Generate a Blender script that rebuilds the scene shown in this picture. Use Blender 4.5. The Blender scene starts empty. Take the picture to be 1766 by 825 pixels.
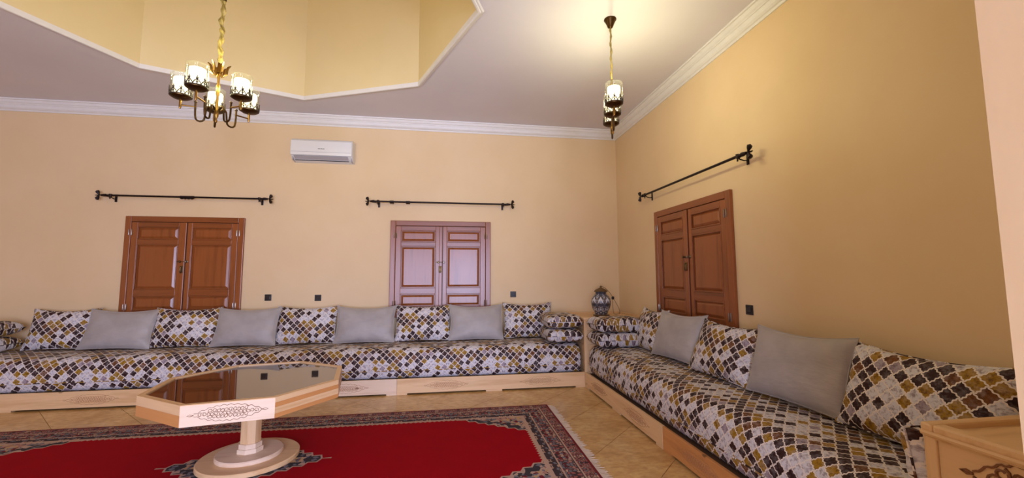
import bpy, bmesh, math, random
from mathutils import Vector, Matrix
random.seed(7)
S = bpy.context.scene
COL = S.collection
PI = math.pi

# ------------------------------------------------------------------ camera
cd = bpy.data.cameras.new('camera'); cam = bpy.data.objects.new('camera', cd); COL.objects.link(cam)
S.camera = cam
cd.sensor_width = 36; cd.lens = 36 * 712.45 / 1766; cd.clip_start = 0.05
R_ = Vector((0.98861014, -0.1504758, -0.00265032)); U_ = Vector((-0.01086358, -0.08891468, 0.99598)); W_ = Vector((0.15010654, 0.98460714, 0.08953666))
m = Matrix((R_, U_, -W_)).transposed().to_4x4(); m.translation = Vector((-2.5658, -6.0157, 1.4))
cam.matrix_world = m

# ------------------------------------------------------------------ world, daylight, exposure
w = bpy.data.worlds.new('sky'); S.world = w; w.use_nodes = True
w.node_tree.nodes['Background'].inputs[0].default_value = (0.62, 0.75, 1, 1)
w.node_tree.nodes['Background'].inputs[1].default_value = 1.0
S.view_settings.view_transform = 'Standard'; S.view_settings.look = 'None'
S.view_settings.exposure = -0.33; S.view_settings.gamma = 1.0; S.view_settings.use_curve_mapping = False
# daylight entering by the two glazed openings of the hall behind the camera
HALL_WINDOWS = [(-4.6, -3.5), (-2.6, -0.8)]
for x0, x1 in HALL_WINDOWS:
    l = bpy.data.lights.new('daylight', 'AREA'); l.shape = 'RECTANGLE'; l.size = x1 - x0 - .1; l.size_y = 2.3
    l.energy = 240 * (x1 - x0); l.color = (0.58, 0.65, 1.0)
    o = bpy.data.objects.new('daylight', l); COL.objects.link(o)
    o.location = ((x0 + x1) / 2, -9.48, 1.35); o.rotation_euler = (PI / 2, 0, 0)

# ------------------------------------------------------------------ materials
def srgb(r, g, b):
    f = lambda c: (c / 255 / 12.92) if c / 255 <= .04045 else ((c / 255 + .055) / 1.055) ** 2.4
    return (f(r), f(g), f(b), 1)
class NT:
    def __init__(s, name):
        s.m = bpy.data.materials.new(name); s.m.use_nodes = True; s.t = s.m.node_tree
        s.b = s.t.nodes['Principled BSDF']; s.out = s.t.nodes['Material Output']
    def n(s, typ, **kw):
        x = s.t.nodes.new(typ)
        for k, v in kw.items(): setattr(x, k, v)
        return x
    def set(s, sock, v):
        if isinstance(v, bpy.types.NodeSocket): s.t.links.new(v, sock)
        elif v is not None: sock.default_value = v
    def math(s, op, a, b=None, c=None):
        x = s.n('ShaderNodeMath', operation=op); s.set(x.inputs[0], a); s.set(x.inputs[1], b)
        if c is not None: s.set(x.inputs[2], c)
        return x.outputs[0]
    def mix(s, f, a, b, blend='MIX'):
        x = s.n('ShaderNodeMix', data_type='RGBA', blend_type=blend); s.set(x.inputs[0], f); s.set(x.inputs[6], a); s.set(x.inputs[7], b)
        return x.outputs[2]
    def noise(s, vec, scale, detail=3, rough=.5):
        x = s.n('ShaderNodeTexNoise'); s.set(x.inputs['Vector'], vec); x.inputs['Scale'].default_value = scale
        x.inputs['Detail'].default_value = detail; x.inputs['Roughness'].default_value = rough
        return x.outputs[0]
    def ramp(s, f, stops, interp='LINEAR'):
        x = s.n('ShaderNodeValToRGB'); s.set(x.inputs[0], f); r = x.color_ramp; r.interpolation = interp
        while len(r.elements) < len(stops): r.elements.new(.5)
        for e, (p, c) in zip(r.elements, stops): e.position = p; e.color = c
        return x.outputs[0]
    def coord(s, kind='Object'): return s.n('ShaderNodeTexCoord').outputs[kind]
    def mapping(s, vec, scale=(1, 1, 1), loc=(0, 0, 0), rot=(0, 0, 0)):
        x = s.n('ShaderNodeMapping'); s.set(x.inputs[0], vec); x.inputs['Scale'].default_value = scale
        x.inputs['Location'].default_value = loc; x.inputs['Rotation'].default_value = rot
        return x.outputs[0]
    def xyz(s, vec):
        x = s.n('ShaderNodeSeparateXYZ'); s.set(x.inputs[0], vec); return x.outputs
    def comb(s, x_, y_, z_=0.0):
        x = s.n('ShaderNodeCombineXYZ'); s.set(x.inputs[0], x_); s.set(x.inputs[1], y_); s.set(x.inputs[2], z_); return x.outputs[0]
    def bump(s, h, strength=.2, dist=.01):
        x = s.n('ShaderNodeBump'); x.inputs['Strength'].default_value = strength; x.inputs['Distance'].default_value = dist
        s.set(x.inputs['Height'], h); s.set(s.b.inputs['Normal'], x.outputs[0])
    def fin(s, col=None, rough=.5, metal=0, spec=.5):
        s.set(s.b.inputs['Base Color'], col); s.set(s.b.inputs['Roughness'], rough)
        s.b.inputs['Metallic'].default_value = metal; s.b.inputs['Specular IOR Level'].default_value = spec
        return s.m
def plain(name, c, rough=.5, metal=0, var=.06, scale=12, spec=.5):
    t = NT(name); n = t.noise(t.coord(), scale)
    lo = tuple(x * (1 - var) for x in c[:3]) + (1,); hi = tuple(min(1, x * (1 + var)) for x in c[:3]) + (1,)
    return t.fin(t.ramp(n, [(.3, lo), (.7, hi)]), rough, metal, spec)

def plaster(name, c1, c2, rough=.55, spec=.3):
    t = NT(name); v = t.coord()
    n = t.noise(v, 1.3, 5, .6); n2 = t.noise(t.mapping(v, (1, 1, .5)), 9, 4)
    col = t.mix(t.math('MULTIPLY', n2, .35), t.ramp(n, [(.3, c1), (.7, c2)]), c2)
    t.bump(t.noise(v, 22, 4), .08, .01)
    return t.fin(col, rough, 0, spec)
M = {}
M['wall'] = plaster('tadelakt_peach', srgb(227, 198, 153), srgb(233, 206, 164))
M['well'] = plaster('plaster_yellow', srgb(230, 210, 158), srgb(234, 216, 168))
M['ceiling'] = plaster('ceiling_paint', srgb(220, 216, 222), srgb(226, 222, 228), .7)
M['white'] = plain('white_moulding', srgb(232, 230, 226), .45, 0, .02)

def wood(name, dark, light, axis=0, scale=1.0, rough=.4, knots=True, spec=.4):
    t = NT(name); v = t.coord(); oi = t.n('ShaderNodeObjectInfo').outputs['Random']
    off = t.comb(t.math('MULTIPLY', oi, 13.7), t.math('MULTIPLY', oi, 7.1), t.math('MULTIPLY', oi, 29.3))
    a = t.n('ShaderNodeVectorMath', operation='ADD'); t.set(a.inputs[0], v); t.set(a.inputs[1], off)
    sc = [9, 9, 9]; sc[axis] = .7
    n = t.noise(t.mapping(a.outputs[0], tuple(x * scale for x in sc)), 1.6, 6, .6)
    fi = [70, 70, 70]; fi[axis] = 2.5
    g = t.noise(t.mapping(a.outputs[0], tuple(x * scale for x in fi)), 1, 3)
    col = t.ramp(n, [(.25, dark), (.5, light), (.62, light), (.8, dark)])
    col = t.mix(t.math('MULTIPLY', g, .35), col, dark)
    if knots:
        vo = t.n('ShaderNodeTexVoronoi'); ks = [3.2, 3.2, 3.2]; ks[axis] = 1.7
        t.set(vo.inputs['Vector'], t.mapping(a.outputs[0], tuple(ks))); vo.inputs['Scale'].default_value = 1.3
        k = t.ramp(vo.outputs['Distance'], [(.035, (1, 1, 1, 1)), (.06, (0, 0, 0, 1))])
        col = t.mix(t.math('MULTIPLY', k, .75), col, srgb(95, 60, 30))
    t.bump(g, .06, .004)
    return t.fin(col, rough, 0, spec)
PD, PL = srgb(205, 160, 108), srgb(232, 196, 148)
for a, ax in enumerate('xyz'): M['pine_' + ax] = wood('pine_' + ax, PD, PL, a)
M['pine_warm'] = wood('pine_warm', srgb(186, 122, 66), srgb(208, 148, 88), 0)
M['pine_pale'] = wood('pine_pale', srgb(214, 180, 146), srgb(236, 212, 184), 0)
M['pine_orange'] = wood('pine_orange', srgb(190, 116, 60), srgb(212, 142, 82), 1)
M['carve'] = plain('carved_groove', srgb(128, 82, 46), .6)
M['carve_soft'] = plain('carved_groove_soft', srgb(170, 122, 84), .6)
M['maho_z'] = wood('varnished_cedar_upright', srgb(118, 62, 26), srgb(156, 88, 42), 2, 1, .28, False, .6)
M['maho_x'] = wood('varnished_cedar_x', srgb(112, 58, 25), srgb(146, 82, 40), 0, 1, .28, False, .6)
M['maho_y'] = wood('varnished_cedar_y', srgb(112, 58, 25), srgb(146, 82, 40), 1, 1, .28, False, .6)
M['dark_wood'] = plain('shadow_gap_wood', srgb(60, 30, 16), .5)
M['underside'] = plain('bench_underside', srgb(90, 66, 44), .8)
M['steel'] = plain('hinge_steel', srgb(150, 142, 130), .35, 1)
M['oldbrass'] = plain('latch_brass', srgb(120, 100, 70), .35, 1)
M['iron'] = plain('rod_bronze', srgb(38, 26, 24), .45, .6)
M['black'] = plain('black_plastic', srgb(28, 26, 27), .35)
M['black2'] = plain('black_rocker', srgb(44, 41, 42), .25)
M['acwhite'] = plain('appliance_white', srgb(232, 232, 230), .35, 0, .01)
M['acgrey'] = plain('appliance_grey', srgb(176, 174, 180), .4, 0, .02)
M['acdark'] = plain('appliance_slot', srgb(60, 58, 62), .5)
M['brass'] = plain('brass', srgb(160, 124, 62), .28, 1, .15, 30)
M['brassdark'] = plain('antique_brass', srgb(84, 62, 34), .4, 1, .15, 40)
M['gallery'] = plain('pierced_bronze', srgb(52, 38, 24), .6, 0, .15, 40)
M['cord'] = plain('gold_silk_sleeve', srgb(150, 130, 66), .5, .0, .3, 40)
t = NT('glass_shade'); g = t.n('ShaderNodeBsdfGlossy'); g.inputs['Roughness'].default_value = .03
tr = t.n('ShaderNodeBsdfTransparent'); tr.inputs[0].default_value = (.93, .93, .9, 1)
fr = t.n('ShaderNodeFresnel'); fr.inputs[0].default_value = 1.5
tl = t.n('ShaderNodeBsdfTranslucent'); tl.inputs[0].default_value = (.9, .9, .85, 1)
m0 = t.n('ShaderNodeMixShader'); m0.inputs[0].default_value = .004; t.set(m0.inputs[1], tr.outputs[0]); t.set(m0.inputs[2], tl.outputs[0])
mx = t.n('ShaderNodeMixShader'); t.set(mx.inputs[0], t.math('MULTIPLY', fr.outputs[0], .25)); t.set(mx.inputs[1], m0.outputs[0]); t.set(mx.inputs[2], g.outputs[0])
t.set(t.out.inputs[0], mx.outputs[0]); M['glass'] = t.m
t = NT('frosted_lamp'); t.b.inputs['Emission Color'].default_value = (1, .88, .60, 1); t.b.inputs['Emission Strength'].default_value = 3.2
M['lamp'] = t.fin((.9, .88, .8, 1), .6)
t = NT('bronze_glass'); M['tableglass'] = t.fin(srgb(58, 36, 24), .03, 0, .5); t.b.inputs['IOR'].default_value = 2.1
t.b.inputs['Coat Weight'].default_value = .6; t.b.inputs['Coat Roughness'].default_value = .02

# floor stone
t = NT('beige_travertine'); v = t.coord(); g = t.n('ShaderNodeNewGeometry').outputs['Position']
n = t.noise(g, 3.0, 6, .62); n2 = t.noise(t.mapping(g, (1, 1.7, 1)), 14, 5, .6)
col = t.ramp(n, [(.3, srgb(186, 144, 84)), (.5, srgb(212, 174, 112)), (.72, srgb(226, 194, 138))])
col = t.mix(t.math('MULTIPLY', t.ramp(n2, [(.42, (0, 0, 0, 1)), (.7, (1, 1, 1, 1))]), .55), col, srgb(160, 116, 70))
oi = t.n('ShaderNodeObjectInfo').outputs['Random']
col = t.mix(t.math('MULTIPLY', oi, .15), col, srgb(186, 146, 100))
M['tile'] = t.fin(col, .22, 0, .5)
M['grout'] = plain('grout', srgb(172, 134, 88), .8)

# trellis fabric
def fabric(name, L=.081):
    t = NT(name); uv = t.coord('UV'); oi = t.n('ShaderNodeObjectInfo').outputs['Random']
    u0, v0, _ = t.xyz(uv)
    u = t.math('ADD', u0, t.math('MULTIPLY', oi, 3.17)); v = t.math('ADD', v0, t.math('MULTIPLY', oi, 5.41))
    a = t.math('DIVIDE', t.math('ADD', u, v), L); b = t.math('DIVIDE', t.math('SUBTRACT', u, v), L)
    def wav(x): return t.math('ADD', t.math('MULTIPLY', t.math('SINE', t.math('MULTIPLY', x, 2 * PI)), .045),
                              t.math('MULTIPLY', t.math('SINE', t.math('MULTIPLY', x, 6 * PI)), .035))
    a2 = t.math('ADD', a, wav(b)); b2 = t.math('SUBTRACT', b, wav(a))
    fa = t.math('FLOOR', a2); fb = t.math('FLOOR', b2)
    ga = t.math('SUBTRACT', a2, fa); gb = t.math('SUBTRACT', b2, fb)
    ma = t.math('FLOORED_MODULO', fa, 9.0); mb = t.math('FLOORED_MODULO', fb, 9.0)
    wn = t.n('ShaderNodeTexWhiteNoise', noise_dimensions='2D'); t.set(wn.inputs['Vector'], t.comb(ma, mb))
    r = wn.outputs['Value']
    # slow drift of the print: pale clouds and dark runs that repeat
    ang = t.math('MULTIPLY', t.math('SUBTRACT', ma, mb), 2 * PI / 9); ang2 = t.math('MULTIPLY', t.math('ADD', ma, mb), 2 * PI / 9)
    drift = t.math('ADD', t.math('MULTIPLY', t.math('SINE', ang), .16), t.math('MULTIPLY', t.math('SINE', t.math('ADD', ang2, 1.0)), .14))
    q = t.math('ADD', t.math('ADD', t.math('MULTIPLY', r, .72), .14), drift)
    W1 = srgb(212, 210, 214); GO = srgb(158, 120, 26); BR = srgb(112, 68, 26); AU = srgb(54, 28, 27); LI = srgb(160, 146, 156)
    col = t.ramp(q, [(0, AU), (.18, BR), (.26, GO), (.41, AU), (.49, LI), (.55, W1), (.80, GO), (.92, AU)], 'CONSTANT')
    mot = t.noise(uv, 26, 5, .65)
    col = t.mix(t.math('MULTIPLY', t.ramp(mot, [(.46, (0, 0, 0, 1)), (.66, (1, 1, 1, 1))]), .2), col, W1)
    mot2 = t.noise(t.mapping(uv, (1, 1, 1), (4, 9, 0)), 40, 5, .7)
    col = t.mix(t.math('MULTIPLY', t.ramp(mot2, [(.48, (0, 0, 0, 1)), (.62, (1, 1, 1, 1))]), .9), col, srgb(166, 148, 150), 'MULTIPLY')
    e = t.math('MINIMUM', t.math('MINIMUM', ga, t.math('SUBTRACT', 1.0, ga)), t.math('MINIMUM', gb, t.math('SUBTRACT', 1.0, gb)))
    line = t.math('LESS_THAN', e, .06)
    col = t.mix(line, col, srgb(228, 218, 208))
    t.bump(t.noise(uv, 300, 2), .12, .002)
    m = t.fin(col, .6, 0, .22)
    return m
M['fabric'] = fabric('trellis_print')
t = NT('grey_velvet'); v = t.coord('UV'); n = t.noise(v, 5, 4); t.bump(t.noise(t.mapping(v, (3, 9, 1)), 3, 4), .25, .02)
M['velvet'] = t.fin(t.ramp(n, [(.3, srgb(160, 153, 148)), (.7, srgb(178, 171, 166))]), .5, 0, .45)
t.b.inputs['Sheen Weight'].default_value = .35; t.b.inputs['Sheen Roughness'].default_value = .4

# ------------------------------------------------------------------ mesh helpers
def newbm(): return bmesh.new()
def box(bm, c, s, bev=0, rot=None):
    r = bmesh.ops.create_cube(bm, size=1)['verts']
    for v in r: v.co = Vector((v.co.x * s[0], v.co.y * s[1], v.co.z * s[2]))
    if bev: 
        es = list({e for v in r for e in v.link_edges})
        res = bmesh.ops.bevel(bm, geom=es, offset=bev, segments=2, affect='EDGES', profile=.5)
        r = list({v for f in res['faces'] for v in f.verts} | {v for v in r if v.is_valid})
    for v in r:
        if rot: v.co = rot @ v.co
        v.co += Vector(c)
def b3(bm, x0, x1, y0, y1, z0, z1, bev=0): box(bm, ((x0 + x1) / 2, (y0 + y1) / 2, (z0 + z1) / 2), (abs(x1 - x0), abs(y1 - y0), abs(z1 - z0)), bev)
def lathe(bm, prof, n=24, c=(0, 0, 0), close=False):
    rings = []
    for r, z in prof:
        if r < 1e-5: rings.append([bm.verts.new((c[0], c[1], c[2] + z))])
        else: rings.append([bm.verts.new((c[0] + r * math.cos(2 * PI * i / n), c[1] + r * math.sin(2 * PI * i / n), c[2] + z)) for i in range(n)])
    for A, B in zip(rings, rings[1:]):
        for i in range(n):
            j = (i + 1) % n
            if len(A) == 1 and len(B) == 1: continue
            if len(A) == 1: bm.faces.new((A[0], B[j], B[i]))
            elif len(B) == 1: bm.faces.new((A[i], A[j], B[0]))
            else: bm.faces.new((A[i], A[j], B[j], B[i]))
def tube(bm, pts, r, n=8, cap=True):
    P = [Vector(p) for p in pts]; rr = r if isinstance(r, (list, tuple)) else [r] * len(P)
    rings = []; prev = None
    for i, p in enumerate(P):
        d = (P[min(i + 1, len(P) - 1)] - P[max(i - 1, 0)]).normalized()
        if prev is None: a = d.orthogonal().normalized()
        else:
            a = prev - d * prev.dot(d)
            a = a.normalized() if a.length > 1e-6 else d.orthogonal().normalized()
        prev = a; b = d.cross(a)
        rings.append([bm.verts.new(p + (a * math.cos(2 * PI * k / n) + b * math.sin(2 * PI * k / n)) * rr[i]) for k in range(n)])
    for A, B in zip(rings, rings[1:]):
        for k in range(n): bm.faces.new((A[k], A[(k + 1) % n], B[(k + 1) % n], B[k]))
    if cap: bm.faces.new(rings[0][::-1]); bm.faces.new(rings[-1])
def prism(bm, poly, z0, z1):
    A = [bm.verts.new((x, y, z0)) for x, y in poly]; B = [bm.verts.new((x, y, z1)) for x, y in poly]
    bm.faces.new(A[::-1]); bm.faces.new(B)
    for i in range(len(poly)):
        j = (i + 1) % len(poly); bm.faces.new((A[i], A[j], B[j], B[i]))
def obj(name, bm, mat, parent=None, smooth=False, loc=None, rot=None):
    bmesh.ops.recalc_face_normals(bm, faces=bm.faces)
    me = bpy.data.meshes.new(name); bm.to_mesh(me); bm.free()
    if smooth:
        for p in me.polygons: p.use_smooth = True
        me.set_sharp_from_angle(angle=math.radians(40))
    me.materials.append(M[mat] if isinstance(mat, str) else mat)
    o = bpy.data.objects.new(name, me); COL.objects.link(o)
    if parent: o.parent = parent
    if loc: o.location = loc
    if rot: o.rotation_euler = rot
    return o
def quick(name, mat, parent, *boxes, bev=0, smooth=False):
    bm = newbm()
    for b in boxes: b3(bm, *b, bev=bev)
    return obj(name, bm, mat, parent, smooth)
def tag(o, label=None, cat=None, group=None, kind=None):
    for k, v in (('label', label), ('category', cat), ('group', group), ('kind', kind)):
        if v: o[k] = v
    return o
def empty(name, loc=(0, 0, 0), rz=0, **kw):
    o = bpy.data.objects.new(name, None); COL.objects.link(o); o.location = loc; o.rotation_euler = (0, 0, rz); o.empty_display_size = .1
    return tag(o, **kw)
def copy_tree(o, parent=None):
    c = o.copy(); COL.objects.link(c); c.parent = parent
    for ch in list(o.children): copy_tree(ch, c)
    return c
def struct(o, label=None): o['kind'] = 'structure'; o['label'] = label; return o

# ------------------------------------------------------------------ room shell
XL, YF, ZC = -8.82, -5.36, 3.655          # left wall, front wall, ceiling
T = .25
OX, OY, OR = -4.41, -2.68, 2.07           # octagonal ceiling well
def octo(R, a0=PI / 2): return [(OX + R * math.cos(a0 + k * PI / 4), OY + R * math.sin(a0 + k * PI / 4)) for k in range(8)]

def wall_with_openings(name, axis, at, thick, u0, u1, z0, z1, holes, mat, label):
    """wall slab on plane axis=at, made from strips that leave the holes open"""
    bm = newbm()
    us = sorted({u0, u1, *[h[0] for h in holes], *[h[1] for h in holes]})
    for a, b in zip(us, us[1:]):
        hz = sorted([(h[2], h[3]) for h in holes if h[0] <= a + 1e-6 and h[1] >= b - 1e-6]); z = z0
        spans = []
        for h0, h1 in hz: spans.append((z, h0)); z = h1
        spans.append((z, z1))
        for s0, s1 in spans:
            if s1 - s0 < 1e-4: continue
            lo, hi = sorted((at, at + thick))
            if axis == 'y': b3(bm, a, b, lo, hi, s0, s1)
            else: b3(bm, lo, hi, a, b, s0, s1)
    bmesh.ops.remove_doubles(bm, verts=bm.verts, dist=1e-5)
    return struct(obj(name, bm, mat), label)

YH = -9.6                                   # back of the hall the camera stands in
wall_with_openings('wall_back', 'y', 0, T, XL - T, T, 0, ZC + .05, [], 'wall', 'peach polished plaster wall behind the long sofa')
wall_with_openings('wall_right', 'x', 0, T, YH, 0, 0, ZC + .05, [], 'wall', 'ochre polished plaster wall on the right')
wall_with_openings('wall_left', 'x', XL, -T, YH, 0, 0, ZC + .05, [], 'wall', 'peach plaster wall on the left')
JX = -1.494
wall_with_openings('wall_front', 'y', YF, -.3, XL, 0, 0, ZC + .05, [(XL + 1.1, JX, 0, 3.0)], 'wall', 'pinkish plaster wall end beside the camera')
wall_with_openings('wall_hall', 'y', YH, -T, XL - T, T, 0, ZC + .05, [(a, b, .1, 2.6) for a, b in HALL_WINDOWS], 'wall', 'hall wall behind the camera')

# ceiling with octagonal hole
bm = newbm(); oc = octo(OR)
outer = [(T, .0 + T), (XL - T, T), (XL - T, YH), (T, YH)]
def ceil_faces(z):
    ov = [bm.verts.new((x, y, z)) for x, y in oc]; cv = [bm.verts.new((x, y, z)) for x, y in outer]
    # vertex order: 0 top(+y) 1 upper-left 2 left 3 lower-left 4 bottom 5 lower-right 6 right 7 upper-right ; corners: 0 UR 1 UL 2 LL 3 LR
    for f in ((ov[0], cv[0], cv[1]), (ov[0], cv[1], ov[1]), (ov[1], cv[1], ov[2]), (ov[2], cv[1], cv[2]), (ov[2], cv[2], ov[3]), (ov[3], cv[2], ov[4]),
              (ov[4], cv[2], cv[3]), (ov[4], cv[3], ov[5]), (ov[5], cv[3], ov[6]), (ov[6], cv[3], cv[0]), (ov[6], cv[0], ov[7]), (ov[7], cv[0], ov[0])): bm.faces.new(f)
ceil_faces(ZC); ceil_faces(ZC + .2)
struct(obj('ceiling', bm, 'ceiling'), 'flat pale grey ceiling around the octagonal well')
# well: eight wall facets and a cap
ZW = 5.3
well = struct(empty('ceiling_well', (0, 0, 0)), 'deep yellow octagonal well in the ceiling')
for k in range(8):
    (x0, y0), (x1, y1) = oc[k], oc[(k + 1) % 8]; o2 = octo(OR + .15); (x2, y2), (x3, y3) = o2[k], o2[(k + 1) % 8]
    bm = newbm(); prism(bm, [(x0, y0), (x1, y1), (x3, y3), (x2, y2)], ZC + .004, ZW); obj('panel', bm, 'well', well)
bm = newbm(); prism(bm, octo(OR + .15), ZW, ZW + .1); obj('well_top', bm, 'well', well)
# octagonal moulding, one mitred length per side
mould = struct(empty('trim_1'), 'white moulding round the octagonal well')
prof = [(-.006, .03), (-.006, -.018), (.004, -.022), (.016, -.02), (.022, -.013), (.034, -.012), (.042, -.006), (.044, .0), (0, 0), (0, .03)]
for k in range(8):
    bm = newbm(); rings = []
    for kk in (k, k + 1):
        a = PI / 2 + kk * PI / 4
        rings.append([bm.verts.new((OX + (OR + d / math.cos(PI / 8)) * math.cos(a), OY + (OR + d / math.cos(PI / 8)) * math.sin(a), ZC + z)) for d, z in prof])
    for i in range(len(prof)):
        j = (i + 1) % len(prof); bm.faces.new((rings[0][i], rings[0][j], rings[1][j], rings[1][i]))
    obj('moulding_length', bm, 'white', mould)
# cornice
cprof = [(0, -.135), (.012, -.135), (.016, -.125), (.02, -.118), (.032, -.112), (.046, -.098), (.055, -.078), (.06, -.066), (.068, -.064), (.07, -.056), (.084, -.044), (.094, -.026), (.098, -.018), (.112, -.016), (.114, 0), (0, 0)]
def cornice(name, side, label):
    bm = newbm(); R = []
    for e in (0, 1):
        ring = []
        for d, z in cprof:
            if side == 'back': p = ((-d if e == 0 else XL + d), -d, ZC + z)
            elif side == 'right': p = (-d, (-d if e == 0 else YF + d), ZC + z)
            elif side == 'left': p = (XL + d, (-d if e == 0 else YF + d), ZC + z)
            else: p = ((-d if e == 0 else XL + d), YF + d, ZC + z)
            ring.append(bm.verts.new(p))
        R.append(ring)
    for i in range(len(cprof)):
        j = (i + 1) % len(cprof); bm.faces.new((R[0][i], R[0][j], R[1][j], R[1][i]))
    struct(obj(name, bm, 'white'), label)
cornice('trim_2', 'back', 'white plaster cornice above the long peach wall')
cornice('trim_3', 'right', 'white plaster cornice above the right ochre wall')
cornice('trim_4', 'left', 'white plaster cornice above the left wall')
cornice('trim_5', 'front', 'white plaster cornice on the front wall')

# floor: slab and diagonal stone tiles
floor = struct(quick('floor', 'grout', None, (XL - T, T, YH - T, T, -.12, -.004)), 'polished beige stone floor laid diagonally')
TS = .53; rt = math.sqrt(.5); full = None
def clip(poly, ax, val, keep_less):
    out = []
    for i in range(len(poly)):
        a, b = poly[i], poly[(i + 1) % len(poly)]
        ia = (a[ax] <= val) == keep_less; ib = (b[ax] <= val) == keep_less
        if ia: out.append(a)
        if ia != ib:
            s = (val - a[ax]) / (b[ax] - a[ax]); out.append((a[0] + s * (b[0] - a[0]), a[1] + s * (b[1] - a[1])))
    return out
g2 = TS / 2 - .0025; tiles = []
for i in range(-30, 30):
    for j in range(-30, 30):
        cx = -1.27 + (i + j) * TS * rt; cy = -3.0 + (i - j) * TS * rt
        if cx < XL - .4 or cx > .4 or cy > .4 or cy < -6.6: continue
        if -6.2 < cx < -1.9 and -3.15 < cy < -1.9: continue          # wholly under the carpet
        tiles.append((cx, cy))
base = [(0, g2 * 2 * rt), (-g2 * 2 * rt, 0), (0, -g2 * 2 * rt), (g2 * 2 * rt, 0)]
for cx, cy in tiles:
    if XL + .4 < cx < -.4 and cy < -.4:
        if full is None:
            bm = newbm(); prism(bm, base, -.03, 0); full = obj('tile', bm, 'tile', floor, loc=(cx, cy, 0))
        else:
            o = full.copy(); COL.objects.link(o); o.location = (cx, cy, 0)
    else:
        pl = [(cx + x, cy + y) for x, y in base]
        pl = clip(clip(clip(pl, 0, 0, True), 0, XL, False), 1, 0, True) if pl else pl
        if len(pl) < 3: continue
        ar = abs(sum(a[0] * b[1] - a[1] * b[0] for a, b in zip(pl, pl[1:] + pl[:1]))) / 2
        if ar < .004: continue
        bm = newbm(); prism(bm, [(x - cx, y - cy) for x, y in pl], -.03, 0); obj('tile', bm, 'tile', floor, loc=(cx, cy, 0))
struct(quick('floor_hall', 'tile', None, (XL, 0, YH, -6.98, -.003, 0)), 'stone floor of the hall')

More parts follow.
